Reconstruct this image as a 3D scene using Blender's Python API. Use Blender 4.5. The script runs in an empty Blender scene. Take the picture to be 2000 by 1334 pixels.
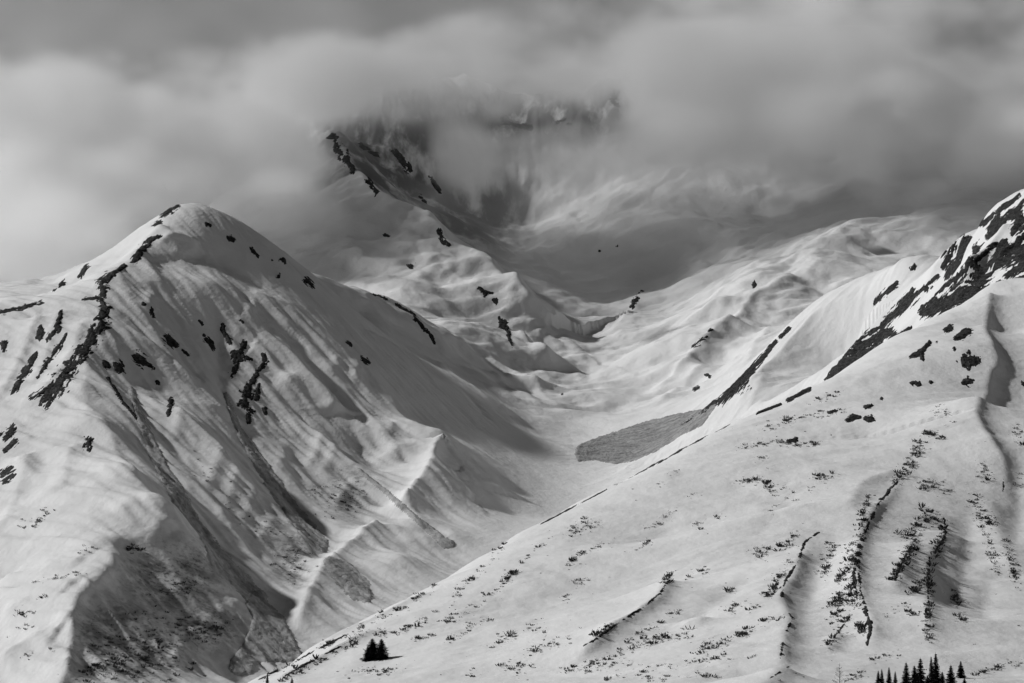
import bpy, bmesh, math, random
import numpy as np
from mathutils import Vector, Matrix

random.seed(7)
RNG = np.random.default_rng(7)
scene = bpy.context.scene
COL = scene.collection

# ------------------------------------------------------------------ camera
PITCH = math.radians(8.0)
FOC = 1000.0 / math.tan(math.radians(10.0))        # focal length in pixels of the 2000 px wide photo
cam_data = bpy.data.cameras.new('camera')
cam_data.sensor_width = 36.0
cam_data.lens = 18.0 / math.tan(math.radians(10.0))
cam_data.clip_start = 1.0
cam_data.clip_end = 60000.0
cam = bpy.data.objects.new('camera', cam_data)
cam.rotation_euler = (math.pi / 2 + PITCH, 0, 0)
COL.objects.link(cam)
scene.camera = cam

# ------------------------------------------------------------------ light
SUN_ELEV = 36.6
SUN_BACK = 16.0                                     # degrees behind the picture plane, sun stands on the left
az = math.radians(SUN_BACK); el = math.radians(SUN_ELEV)
SUN = Vector((-math.cos(el) * math.cos(az), math.cos(el) * math.sin(az), math.sin(el)))
sd = bpy.data.lights.new('sun', 'SUN')
sd.energy = 5.0
sd.angle = math.radians(2.0)
sd.color = (1, 1, 1)
sun = bpy.data.objects.new('sun', sd)
sun.rotation_euler = (-SUN).to_track_quat('-Z', 'Y').to_euler()
sun.location = SUN * 500
COL.objects.link(sun)

world = bpy.data.worlds.new('World'); scene.world = world
world.use_nodes = True
wn = world.node_tree; wn.nodes.clear()
w_out = wn.nodes.new('ShaderNodeOutputWorld')
w_bg = wn.nodes.new('ShaderNodeBackground')
w_sky = wn.nodes.new('ShaderNodeTexSky')
w_sky.sky_type = 'NISHITA'; w_sky.sun_disc = False
w_sky.sun_elevation = el
w_sky.sun_rotation = math.atan2(SUN.x, SUN.y)
w_sky.altitude = 2500; w_sky.dust_density = 0.4
w_bw = wn.nodes.new('ShaderNodeSeparateColor')            # red channel: black and white film behind a red filter
wn.links.new(w_sky.outputs[0], w_bw.inputs[0])
wn.links.new(w_bw.outputs[0], w_bg.inputs['Color'])
w_bg.inputs['Strength'].default_value = 0.05
wn.links.new(w_bg.outputs[0], w_out.inputs['Surface'])

scene.view_settings.view_transform = 'Standard'
scene.view_settings.look = 'None'
scene.view_settings.exposure = -0.6
scene.view_settings.gamma = 1.0
scene.view_settings.use_curve_mapping = False
scene.cycles.use_denoising = True
scene.cycles.diffuse_bounces = 1
scene.cycles.use_adaptive_sampling = True
scene.cycles.adaptive_threshold = 0.03
scene.cycles.adaptive_min_samples = 16

# ------------------------------------------------------------------ maths helpers
def ray(u, v):
    """direction through a photo pixel, scaled so that y = 1"""
    a = (u - 1000.0) / FOC; b = (667.0 - v) / FOC
    c, s = math.cos(PITCH), math.sin(PITCH)
    y = c - b * s; z = s + b * c
    return a / y, z / y

def P(u, v, y):
    a, b = ray(u, v)
    return (a * y, y, b * y)

def project(x, y, z):
    c, s = math.cos(PITCH), math.sin(PITCH)
    d = y * c + z * s
    return 1000.0 + FOC * x / d, 667.0 - FOC * (-y * s + z * c) / d

def sstep(a, b, x):
    t = np.clip((x - a) / (b - a), 0, 1)
    return t * t * (3 - 2 * t)

_G = RNG.normal(size=(256, 2)); _G /= np.linalg.norm(_G, axis=1)[:, None]
_PM = RNG.permutation(256)
def gnoise(x, y, seed=0):
    xi = np.floor(x).astype(np.int64); yi = np.floor(y).astype(np.int64)
    xf = x - xi; yf = y - yi
    u = xf * xf * xf * (xf * (xf * 6 - 15) + 10); v = yf * yf * yf * (yf * (yf * 6 - 15) + 10)
    def g(ix, iy, fx, fy):
        h = _PM[(ix + _PM[(iy + seed * 37) & 255]) & 255]
        return _G[h, 0] * fx + _G[h, 1] * fy
    a = g(xi, yi, xf, yf); b = g(xi + 1, yi, xf - 1, yf)
    c = g(xi, yi + 1, xf, yf - 1); d = g(xi + 1, yi + 1, xf - 1, yf - 1)
    return ((a * (1 - u) + b * u) * (1 - v) + (c * (1 - u) + d * u) * v) * 1.5
def fbm(x, y, octs=4, seed=0, gain=0.5, ridged=False):
    t = np.zeros(np.broadcast(x, y).shape); a = 1.0; n = 0
    for o in range(octs):
        s = gnoise(x * 2.0 ** o + o * 17.3, y * 2.0 ** o - o * 9.1, seed + o)
        if ridged: s = 1 - 2 * np.abs(s)
        t += a * s; n += a; a *= gain
    return t / n

class TPS:
    """smooth surface through scattered control points"""
    def __init__(self, pts, lam=1e-3):
        p = np.array(pts, float); self.c = p[:, :2] / 1000.0
        n = len(p)
        K = self.k(np.hypot(self.c[:, None, 0] - self.c[None, :, 0], self.c[:, None, 1] - self.c[None, :, 1]))
        A = np.zeros((n + 3, n + 3)); A[:n, :n] = K + lam * np.eye(n)
        A[:n, n] = 1; A[:n, n + 1:] = self.c; A[n:, :n] = A[:n, n:].T
        self.w = np.linalg.solve(A, np.concatenate([p[:, 2], [0, 0, 0]]))
    @staticmethod
    def k(r):
        return r ** 1.5
    def __call__(self, x, y):
        x = np.asarray(x, float) / 1000; y = np.asarray(y, float) / 1000
        out = self.w[-3] + self.w[-2] * x + self.w[-1] * y
        for (cx, cy), w in zip(self.c, self.w[:-3]):
            r2 = (x - cx) ** 2 + (y - cy) ** 2
            out += w * np.sqrt(r2 * np.sqrt(r2))
        return out

class Field:
    """height field on a tensor grid with its own spacing along x and y"""
    def __init__(self, xs, ys, z=None):
        self.xs, self.ys = xs, ys
        self.X, self.Y = np.meshgrid(xs, ys)
        self.z = z
        self.extra = {}
    def sample(self, x, y, arr=None):
        arr = self.z if arr is None else arr
        x = np.asarray(x, float); y = np.asarray(y, float)
        fx = np.interp(x, self.xs, np.arange(len(self.xs))); fy = np.interp(y, self.ys, np.arange(len(self.ys)))
        i = np.clip(fx.astype(int), 0, len(self.xs) - 2); j = np.clip(fy.astype(int), 0, len(self.ys) - 2)
        a = fx - i; b = fy - j
        return (arr[j, i] * (1 - a) + arr[j, i + 1] * a) * (1 - b) + (arr[j + 1, i] * (1 - a) + arr[j + 1, i + 1] * a) * b
    def hit(self, u, v, off=0.0, lo=None, hi=None):
        """first point of this surface, raised by off, on the line of sight of a photo pixel"""
        a, b = ray(u, v)
        y = np.arange(lo or self.ys[0], hi or self.ys[-1], 4.0)
        h = self.sample(a * y, y) + off - b * y
        k = np.argmax(h >= 0)
        if h[k] < 0:
            k = int(np.argmax(h)); yy = y[k]
        elif k == 0:
            yy = y[0]
        else:
            yy = y[k - 1] + 4.0 * (-h[k - 1]) / (h[k] - h[k - 1])
        return a * yy, yy
    def box(self, x0, x1, y0, y1):
        i0, i1 = np.searchsorted(self.xs, (x0, x1)); j0, j1 = np.searchsorted(self.ys, (y0, y1))
        return slice(j0, max(j1, j0 + 1)), slice(i0, max(i1, i0 + 1))

def smooth_line(p, n=6):
    p = np.array(p, float)
    if len(p) < 3: return p
    q = np.vstack([2 * p[0] - p[1], p, 2 * p[-1] - p[-2]]); out = []
    for i in range(1, len(q) - 2):
        for t in np.arange(n) / n:
            a, b, c, d = q[i - 1], q[i], q[i + 1], q[i + 2]
            out.append(0.5 * (2 * b + (c - a) * t + (2 * a - 5 * b + 4 * c - d) * t * t + (3 * b - a - 3 * c + d) * t ** 3))
    out.append(p[-1]); return np.array(out)

def line_dist(X, Y, L):
    """signed distance (positive = east of a line drawn towards the camera) and position 0..1 along it"""
    best = np.full(X.shape, 1e9); side = np.zeros(X.shape); tt = np.zeros(X.shape)
    seg = np.hypot(*(L[1:] - L[:-1]).T); cum = np.concatenate([[0], np.cumsum(seg)]); tot = max(cum[-1], 1e-6)
    for k in range(len(L) - 1):
        dx, dy = L[k + 1] - L[k]; l2 = dx * dx + dy * dy + 1e-9
        t = np.clip(((X - L[k, 0]) * dx + (Y - L[k, 1]) * dy) / l2, 0, 1)
        ex = X - L[k, 0] - t * dx; ey = Y - L[k, 1] - t * dy
        d = np.hypot(ex, ey); m = d < best
        best = np.where(m, d, best); side = np.where(m, np.sign(dx * (Y - L[k, 1]) - dy * (X - L[k, 0])), side)
        tt = np.where(m, (cum[k] + t * seg[k]) / tot, tt)
    return best, side, tt

def carve(F, pts, A, wW, wE, soft=4.0, t0=0.12, t1=0.12, lo=None, hi=None, follow=True, seed=None):
    """raise (A > 0) or cut (A < 0) a crest along a line of photo pixels, with its own width on the west and east side"""
    L = np.array([F.hit(u, v, A if follow else 0, lo, hi) for u, v in pts])
    L = smooth_line(L)
    m = 5 * max(wW, wE)
    sl = F.box(L[:, 0].min() - m, L[:, 0].max() + m, L[:, 1].min() - m, L[:, 1].max() + m)
    X, Y = F.X[sl], F.Y[sl]
    wob = 0.12 * min(wW, wE)
    X = X + wob * fbm(X / 60, Y / 60, 2, 3); Y = Y + wob * fbm(X / 60, Y / 60, 2, 5)
    d, s, t = line_dist(X, Y, L)
    w = np.where(s > 0, wE, wW)
    prof = np.exp(-(np.sqrt(d * d + soft * soft) - soft) / w)
    end = np.ones_like(t)
    if t0 > 0: end = end * sstep(-0.001, t0, t)
    if t1 > 0: end = end * (1 - sstep(1 - t1, 1.001, t))
    F.z[sl] = F.z[sl] + A * prof * end
    return L
# ------------------------------------------------------------------ the massif: control points (photo pixel, distance)
CRE_SW = [(345,406,4960),(300,462,4850),(262,507,4760),(225,535,4680),(204,560,4620),(204,597,4550),(190,650,4440),(172,698,4350),
          (163,770,4200),(180,810,4120),(204,834,4060),(262,931,3850),(326,1003,3700)]
CRE_LOW = [(292,1048,3660),(255,1060,3640),(221,1063,3620),(217,1111,3545),(169,1160,3470),(146,1197,3420),(139,1265,3330),(129,1334,3240)]
CRE_ES = [(375,397,5000),(442,429,5080),(525,485,5150),(588,534,5200),(675,599,5200),(724,632,5200),(787,677,5180),(862,722,5130),
          (918,767,5050),(975,823,4950),(1042,887,4800)]
CRE_CR = [(390,481,4850),(431,519,4830),(495,567,4800),(562,597,4800),(637,655,4760),(700,710,4720),(761,780,4660),(832,846,4580)]
CRE_L2 = [(603,541,5400),(700,564,5500),(745,580,5550),(790,605,5500),(848,668,5400)]
CRE_BR = [(600,200,7420),(640,250,7350),(690,340,7150),(760,390,7050),(814,400,7000),(855,434,6900),(900,471,6800),(962,516,6650),(1050,590,6420),(1120,640,6250)]
CRE_FR1 = [(1680,450,6400),(1560,500,6250),(1480,550,6100),(1420,620,5950),(1360,680,5800),(1300,720,5700),(1220,755,5600)]
CRE_RR = [(2000,376,3700),(1929,421,3850),(1884,469,4050),(1842,502,4300),(1755,518,4700),(1690,547,4850),(1590,598,4950),(1500,690,4850),(1440,760,4750),(1400,795,4700)]
ctl = CRE_SW + CRE_LOW + CRE_ES + CRE_CR + CRE_L2 + CRE_BR + CRE_FR1 + CRE_RR
ctl += [ # west side of the left mountain
    (0,608,4600),(90,590,4600),(0,710,4400),(0,815,4200),(0,915,4020),(0,1023,3850),(0,1142,3620),(0,1247,3420),(0,1378,3250),
    (100,720,4360),(90,830,4120),(110,960,3860),(110,1080,3640),
    (0,583,4800),(0,555,5050),(110,552,4980),(200,500,5020),(290,440,5020),(130,575,4780),(230,520,4840),
    # the flank above the gullies
    (320,520,4760),(420,560,4720),(420,660,4600),(560,680,4660),(300,760,4350),(420,800,4360),
    (300,880,4080),(400,900,4120),(500,950,4150),(650,950,4280),(740,900,4450),(560,1040,4020),(760,1010,4230),
    (400,1060,3800),(470,1140,3690),(540,1280,3540),(560,1150,3760),(660,1100,3960),(300,1150,3560),(400,1230,3520),(250,1250,3400),(300,1330,3300),
    (860,848,4500),(920,900,4480),(990,960,4440),(860,950,4300),(880,1050,4080),(780,1100,3920),
    # valley floor
    (450,1330,3430),(580,1290,3540),(640,1200,3700),(730,1170,3800),(880,1085,4030),(1000,975,4400),(1065,940,4600),(620,1270,3560),(700,1230,3640),(900,1115,3970),
    (1000,1005,4330),(1100,1000,4400),(1130,890,4880),(1130,800,5350),(1060,850,5080),(1050,780,5400),(1200,800,5350),(1250,850,5020),(1380,810,4900),(1300,780,5400),
    (1200,910,4760),(1300,880,4680),
    # the far bowl
    (690,340,7000),(760,420,6750),(1000,440,7250),(1200,400,7150),(1300,450,6900),(1500,420,7050),(750,480,6400),(850,520,6350),(750,560,6100),(900,600,6100),
    (830,610,5950),(900,640,5850),(960,690,5700),(960,640,6000),(1090,690,5900),(1000,622,6050),(1150,600,6550),(1195,600,6600),(1100,540,6850),(1250,560,6750),(1300,620,6250),
    (1200,680,6000),(1130,740,5700),(1030,730,5650),(960,740,5500),(1250,700,5850),(1400,520,6600),(1500,480,6700),(1350,580,6350),
    (1450,650,5850),(1580,545,6120),(1700,500,6320),(1420,720,5650),(1380,750,5450),(1590,605,5450),(1590,582,6000),(1500,690,5350),
    (760,170,7600),(900,150,7700),(1100,195,7650),(1200,165,7650),(1400,150,7700),(1700,200,7500),(400,430,7100),(2000,250,7400),(1000,238,7600),
    # south flank of the right ridge
    (2000,450,3550),(2000,530,3350),(1900,500,3700),(1850,560,3850),(1787,615,3950),(1739,663,4020),(1700,600,4680),(1650,640,4720),(1600,680,4600),
    (1550,720,4520),(1500,770,4450),(1450,810,4420),(1400,850,4450),(1660,690,4230),(1620,735,4150),(1750,590,4450),(1300,910,4450),(1200,960,4500),(1100,1010,4350),
]
W = [P(*c) for c in ctl]
W += [ # ground that the photo hides: behind the crests, under the near hill and out at the sides
    (-1000,5500,640),(-700,5600,640),(-500,5700,700),(-1500,5000,560),(-1500,4300,420),(-1500,3600,160),(-1300,6200,680),(-1700,7000,850),
    (-1000,3100,10),(-600,3050,5),(-300,3150,30),(0,3200,60),(0,3600,160),(200,3400,220),(300,3800,330),(500,3100,330),(700,3000,430),(300,3000,120),
    (900,3900,700),(1200,4300,640),(1200,5000,700),(1000,4800,640),(1300,5600,900),(1700,4000,560),(1700,6500,1200),(1100,3400,640),(1500,3100,500),
    (-450,7800,1500),(-800,7500,1150),(-1500,8200,1300),(0,8200,1500),(1700,8200,1400),
]
base_m = TPS(W, 6e-4)
xs = np.concatenate([np.arange(-1750, -1050, 14.0), np.arange(-1050, 1050, 4.0), np.arange(1050, 1751, 14.0)])
ys = np.concatenate([np.arange(3000, 5400, 4.0), np.arange(5400, 8200, 7.0)])
M = Field(xs, ys)
M.z = base_m(M.X, M.Y)

def ridge(pts, A, wW, wE, **k):
    return carve(M, [p[:2] for p in pts], A, wW, wE, **k)
# crests
ridge(CRE_SW[:8], 6, 50, 30, t0=.35, t1=0.1, soft=2)
ridge(CRE_SW[6:], 7, 60, 22, t1=0.05, soft=2)
ridge(CRE_SW[-1:] + CRE_LOW, 7, 60, 16, t0=.05, t1=0, soft=2)
ridge(CRE_LOW[2:], 11, 50, 11, t0=.25, t1=0, soft=1.2)
ridge([(285,1068),(312,1036),(335,1026),(355,1038),(385,1070),(415,1100)], 6, 20, 9, soft=1.5)
ridge([(204,834),(235,890),(262,931),(295,970),(326,1003)], 4, 40, 20, soft=1.5)
CRL = ridge(CRE_CR, 10, 60, 45, t0=.25, soft=2)
ridge(CRE_L2, 8, 60, 25, lo=5250, hi=5800)
ridge(CRE_BR, 85, 170, 105, lo=6000, soft=6)
ridge(CRE_FR1, 48, 120, 66, lo=5300, t0=.65, t1=.35, soft=3)
ridge(CRE_RR[4:], 34, 80, 55, lo=4300, hi=5200, t0=.25, t1=.25, soft=2)
# ribs and gullies of the left mountain
ridge([(225,616),(270,653),(326,698),(380,745),(423,781),(445,812)], 12, 28, 22, soft=1.5, t0=.3)
ridge([(311,751),(337,781),(382,834),(434,883),(487,950),(554,1006),(618,1081)], 21, 40, 30, soft=1.5, t0=.3)
ridge([(476,612),(525,639),(584,706),(614,747),(652,785),(700,826),(745,858),(796,892)], 20, 40, 30, soft=1.5, t0=.3)
ridge([(539,717),(584,743),(637,768),(660,800)], 13, 26, 22, soft=1.5, t0=.3)
ridge([(530,760),(603,834),(637,864),(680,901),(740,950),(785,988),(830,1029)], 18, 36, 28, soft=1.5, t0=.3)
ridge([(862,846),(850,880),(835,915),(810,950),(785,985)], 22, 22, 40, t0=.02, soft=1.5)
ridge([(862,846),(900,872),(945,915),(990,960)], 7, 60, 30, t0=.02)
ridge([(745,1012),(700,1050),(650,1090),(632,1108),(610,1150),(588,1200),(578,1235)], 17, 20, 40, t0=.05, soft=1.5)
ridge([(250,690),(285,830),(315,920),(345,970),(400,1060),(470,1140),(510,1200)], -5, 24, 20)
ridge([(400,560),(425,650),(432,760),(475,850),(520,925),(580,1005),(640,1080)], -9, 20, 18)
ridge([(300,560),(350,650),(400,760)], -6, 30, 24)
ridge([(560,640),(620,740),(690,850),(750,940)], -7, 22, 18)
for a, b in [((440,880),(395,965)),((472,915),(425,1030)),((505,955),(458,1050)),((540,1000),(500,1070)),((636,850),(592,925)),((662,872),(620,935)),((690,930),(650,1000)),
             ((560,850),(545,930)),((700,700),(690,760)),((660,690),(645,740)),((770,820),(750,860)),((300,560),(280,620)),((355,800),(335,870))]:
    ridge([a, ((a[0]+b[0])/2+3, (a[1]+b[1])/2), b], 4.5, 9, 8, t0=.35, t1=.35, soft=5)
# snow bowl under the summit
ridge([(311,477),(328,468),(345,466),(368,468),(390,480)], 7, 10, 10, t0=.1)
ridge([(350,500),(420,555),(500,600)], -8, 45, 40)
# left, sunlit side
for pts, A in [([(120,600),(95,680),(60,760)],8),([(170,620),(120,720),(60,800)],7),([(80,610),(40,700),(0,780)],8),([(60,880),(20,1000),(0,1040)],7),
               ([(160,860),(130,900),(120,960)],6),([(170,1090),(80,1110),(0,1130)],6),([(120,1230),(60,1250),(0,1290)],7),([(140,1150),(60,1170),(0,1200)],5)]:
    ridge(pts, A, 30, 14)
# hollow at the lower left
for pts, A in [([(180,1150),(230,1190),(280,1240)],4),([(340,1040),(400,1110),(450,1170)],5),([(400,1230),(360,1260),(340,1310)],6),([(480,1180),(420,1210),(380,1250)],5)]:
    ridge(pts, A, 14, 10)
# far bowl
ridge([(985,612),(1005,624),(1035,650),(1088,684)], 36, 60, 42, lo=5500, t0=.3, t1=.2, soft=2)
ridge([(1330,520),(1252,572),(1232,602),(1180,645)], 24, 80, 50, lo=5600, t0=.3, t1=.3)
ridge([(1450,545),(1390,590),(1310,640),(1260,690)], 20, 80, 50, lo=5500, t0=.3, t1=.4)
ridge([(1560,600),(1500,640),(1450,700),(1400,740)], 20, 60, 44, lo=5200, t0=.3, t1=.3)
ridge([(1400,690),(1340,735),(1260,790)], 16, 50, 36, lo=5100, t0=.3, t1=.4)
ridge([(800,606),(862,655),(918,681),(960,696),(1030,742),(1110,800)], 14, 44, 40, lo=5000, t0=.1, t1=.4, soft=2)
ridge([(850,690),(930,755),(1010,810)], 8, 26, 24, lo=4900)
ridge([(890,670),(960,730),(1060,790)], 8, 26, 24, lo=4900)
ridge([(700,640),(800,690),(900,760),(960,830)], -4, 12, 10)
# ribs of the right ridge
ridge([(1926,500),(1851,560),(1787,615),(1739,663),(1690,705)], 22, 46, 30, soft=2)
ridge([(1842,502),(1765,570),(1700,640),(1625,720)], 20, 40, 30, soft=2)
ridge([(1970,425),(1930,480),(1890,530)], 14, 26, 18, soft=2)
ridge([(2000,450),(1950,505)], 12, 22, 16, soft=2)
ridge([(1500,700),(1455,790),(1440,815)], 6, 30, 10)
ridge([(1680,600),(1620,650),(1530,730),(1460,800)], 10, 34, 22)
ridge([(1650,712),(1580,758),(1510,800),(1450,818),(1436,806)], -8, 10, 12, soft=3)

ridge([(1760,545),(1700,585),(1640,640),(1590,690),(1530,745),(1475,800)], -80, 60, 150, soft=12, t0=.3, t1=.25, lo=4000, follow=False)
# relief: drifts in the bowl, runnels on the flanks, small roughness
X, Y = M.X, M.Y
far = sstep(5000, 5600, Y + 0.35 * np.abs(X)) 
wx = X + 60 * fbm(X / 300, Y / 300, 2, 21); wy = Y + 60 * fbm(X / 300, Y / 300, 2, 23)
M.z += far * (30 * fbm(wx / 230, wy / 170, 3, 30) + 13 * fbm(wx / 105, wy / 80, 3, 33))
runL = (1 - sstep(-120, 40, X - .1 * (Y - 4400))) * (1 - sstep(5150, 5350, Y)); runR = sstep(60, 200, X - .25 * (4700 - Y)) * (1 - sstep(4950, 5150, Y))
M.z += (1 - far) * 2.0 * fbm(wx / 110, wy / 160, 3, 40)
qa = X + .8 * Y + 14 * fbm(X / 120, Y / 120, 3, 47); qb = Y - .8 * X
cr_d, cr_s, _ = line_dist(X[::6, ::6], Y[::6, ::6], CRL[::3])
face = 1 - sstep(-60, 60, Field(xs[::6], ys[::6], cr_d * cr_s).sample(X, Y))      # west of the central rib
M.z += runL * (face * (8.5 * fbm(qa / 95, qb / 620, 3, 43, ridged=True) + 2.8 * fbm(qa / 36, qb / 260, 3, 44, ridged=True)) + (1 - face) * 2.0 * fbm(qa / 40, qb / 500, 3, 48) + 1.3 * fbm(qa / 15, qb / 130, 2, 49, ridged=True))
M.z += 0 + runR * (2.6 * fbm((wx - 1.2 * wy) / 58, (1.2 * wx + wy) / 420, 4, 45, ridged=True) + 2 * fbm(wx / 50, wy / 70, 3, 46))
M.z += 0.35 * fbm(X / 14, Y / 14, 2, 50)
crag = sstep(6800, 7500, Y) * (1 - .75 * sstep(-100, 150, X) * (1 - sstep(7350, 7600, Y)))
M.z += crag * (18 * fbm(X / 110, Y / 420, 4, 60, ridged=True) + 5 * fbm(X / 34, Y / 160, 3, 63, ridged=True))
edge = np.minimum(sstep(-1750, -1600, X), 1 - sstep(1600, 1750, X)) * (1 - sstep(8000, 8195, Y)) * sstep(3000, 3060, Y)
M.z = M.z * edge - 20 * (1 - edge)

# ------------------------------------------------------------------ the near hillside on the right
hc = [(430,1360,1480),(500,1330,1520),(600,1278,1600),(700,1218,1680),(800,1165,1750),(900,1112,1830),(1000,1052,1900),(1100,1000,1980),(1200,950,2050),(1300,897,2120),(1400,843,2180),
      (1500,797,2240),(1600,755,2300),(1690,698,2360),(1740,672,2400),(1813,634,2450),(1870,605,2480),(1935,558,2520),(2000,543,2500),
      (735,1292,1480),(1000,1334,1300),(1500,1334,1150),(2000,1334,1170),(2000,1180,1490),(2000,1000,1780),(2000,800,2150),(1500,1000,1720),(1700,850,2020),(1200,1150,1600),
      (1000,1200,1560),(1300,1050,1780),(1700,1100,1520),(1750,1000,1720),(1850,1200,1350),(1880,800,2020),(1880,700,2220),(1600,1200,1360),(1400,1250,1340),(1850,950,1830),(1975,650,2400),(1900,1100,1620)]
Wh = [P(*c) for c in hc] + [P(u, v + 45, y + 110) for u, v, y in hc[:17]]
Wh += [(-300,1900,10),(-150,2050,30),(0,2300,50),(200,2600,90),(400,2850,180),(600,2900,300),(-350,1450,-10),(-200,1200,-6),(0,1050,-2),(0,950,-12),(300,900,-6),(600,950,10),(700,1500,150),(800,2000,290),(800,2400,390),(800,2850,340)]
hx = np.arange(-400, 801, 2.1); hy = np.arange(900, 2900, 2.2)
H = Field(hx, hy)
H.z = TPS(Wh, 2e-4)(H.X, H.Y)
def lip(pts, A, wW, wE, **k):
    return carve(H, pts, A, wW, wE, **k)
lip([(1935,560),(1929,608),(1922,640),(1940,672),(1948,705),(1930,745),(1910,785),(1905,803),(1934,855),(1960,893),(1964,932),(1957,975)], 8, 60, 7, soft=1.5, t0=.02, t1=.2)
lip([(1770,905),(1701,935),(1675,954),(1658,997)], 4, 30, 9, soft=2)
lip([(1611,1035),(1572,1057),(1559,1096),(1533,1134),(1525,1165),(1540,1200),(1530,1250),(1525,1290)], 6.5, 40, 7, soft=.8, t0=.2)
lip([(1790,885),(1749,945),(1718,979),(1701,1010),(1680,1057),(1667,1096),(1669,1134),(1675,1169)], 4, 26, 3.5, soft=.5, t0=.4, t1=.25)
lip([(1720,1020),(1690,1060),(1676,1095),(1680,1150),(1687,1180),(1705,1220),(1695,1265)], 3, 8, 6, soft=1, t0=.3)
lip([(1840,1010),(1846,1045),(1820,1085),(1812,1130),(1812,1200),(1820,1260)], 3.5, 26, 6, soft=1)
lip([(1785,1050),(1760,1100),(1745,1140)], 4, 20, 7, soft=1.5)
lip([(1875,1030),(1865,1070),(1860,1110)], 4, 24, 8)
lip([(1930,950),(1950,1030),(1985,1110)], 4, 24, 10)
lip([(1310,1118),(1285,1160),(1255,1185),(1215,1210),(1160,1250),(1100,1275)], 6.5, 26, 7, soft=1)
lip([(1370,1200),(1350,1215)], 3, 14, 5)
lip([(1640,1225),(1615,1260)], 3, 14, 4, soft=1)
lip([(1540,1300),(1500,1325),(1470,1345)], 5, 24, 6)
for pts, A, w in [([(1640,1030),(1606,1100),(1584,1170),(1566,1250)],-5,15), ([(1884,970),(1892,1050),(1872,1130),(1852,1220)],-5,16),
                  ([(1946,1120),(1924,1190),(1930,1250)],-4,13), ([(1470,1120),(1410,1180),(1330,1226),(1250,1262)],-3,14), ([(1560,950),(1500,1020),(1420,1080)],-2.5,18), ([(1985,880),(1992,1000),(1975,1100)],-4,14)]:
    lip(pts, A, w, w, soft=3, t0=.3, t1=.3)
lip([(860,1140),(760,1190),(660,1240),(560,1292),(500,1325)], 2.4, 8, 4, soft=.6)
lip([(760,1215),(680,1250),(600,1290),(540,1325)], 3.4, 10, 4, soft=.8)
X, Y = H.X, H.Y
wx = X + 25 * fbm(X / 120, Y / 120, 2, 71); wy = Y + 25 * fbm(X / 120, Y / 120, 2, 73)
hw_ = np.minimum(sstep(-400, -330, X), 1 - sstep(690, 795, X)) * (1 - sstep(2780, 2890, Y)) * sstep(900, 960, Y)
H.z += 3.0 * fbm(wx / 120, wy / 90, 3, 75) + 1.2 * fbm((wx + .3 * wy) / 30, (wy - .3 * wx) / 60, 3, 77) + 1.5 * fbm((wx + .2 * wy) / 150, (wy - .2 * wx) / 34, 3, 78) + 0.18 * fbm(X / 7, Y / 7, 2, 79)

H.z = H.z * hw_ - 20 * (1 - hw_)

def grid_mesh(name, F, mask=None, attrs=None):
    ny, nx = F.z.shape
    idx = np.arange(ny * nx).reshape(ny, nx)
    q = np.stack([idx[:-1, :-1], idx[:-1, 1:], idx[1:, 1:], idx[1:, :-1]], -1).reshape(-1, 4)
    if mask is not None: q = q[mask.reshape(-1)]
    used = np.unique(q); lut = np.full(ny * nx, -1, np.int64); lut[used] = np.arange(len(used))
    q = lut[q]
    co = np.stack([F.X, F.Y, F.z], -1).reshape(-1, 3)[used]
    me = bpy.data.meshes.new(name)
    me.vertices.add(len(co)); me.vertices.foreach_set('co', co.astype(np.float32).ravel())
    me.loops.add(q.size); me.loops.foreach_set('vertex_index', q.astype(np.int32).ravel())
    me.polygons.add(len(q)); me.polygons.foreach_set('loop_start', np.arange(0, q.size, 4, dtype=np.int32))
    me.polygons.foreach_set('use_smooth', np.ones(len(q), bool))
    me.update(calc_edges=True)
    gy = np.gradient(F.z, F.ys, axis=0); gx = np.gradient(F.z, F.xs, axis=1)
    n = np.stack([-gx, -gy, np.ones_like(gx)], -1).reshape(-1, 3)[used]; n /= np.linalg.norm(n, axis=1)[:, None]
    if mask is not None: me.normals_split_custom_set_from_vertices(n.tolist())
    for k, arr in (attrs or {}).items():
        a = me.attributes.new(k, 'FLOAT', 'POINT'); a.data.foreach_set('value', arr.reshape(-1)[used].astype(np.float32))
    o = bpy.data.objects.new(name, me); COL.objects.link(o)
    return o

# ------------------------------------------------------------------ materials (all neutral: the photograph is black and white)
def new_mat(name):
    m = bpy.data.materials.new(name); m.use_nodes = True
    nt = m.node_tree; b = nt.nodes['Principled BSDF']
    b.inputs['Specular IOR Level'].default_value = 0.15; b.inputs['Roughness'].default_value = 0.8
    return m, nt, b
def tex_noise(nt, scale, detail=4, stretch=None, rough=.5):
    tc = nt.nodes.new('ShaderNodeNewGeometry'); n = nt.nodes.new('ShaderNodeTexNoise')
    n.inputs['Scale'].default_value = scale; n.inputs['Detail'].default_value = detail; n.inputs['Roughness'].default_value = rough
    if stretch:
        mp = nt.nodes.new('ShaderNodeMapping'); mp.inputs['Scale'].default_value = stretch[0]; mp.inputs['Rotation'].default_value = stretch[1]
        nt.links.new(tc.outputs['Position'], mp.inputs[0]); nt.links.new(mp.outputs[0], n.inputs['Vector'])
    else:
        nt.links.new(tc.outputs['Position'], n.inputs['Vector'])
    return n.outputs['Fac']
def ramp(nt, fac, a, b, lo, hi):
    r = nt.nodes.new('ShaderNodeMapRange'); r.interpolation_type = 'SMOOTHSTEP'
    r.inputs[1].default_value = a; r.inputs[2].default_value = b; r.inputs[3].default_value = lo; r.inputs[4].default_value = hi
    nt.links.new(fac, r.inputs[0]); return r.outputs[0]
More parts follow.
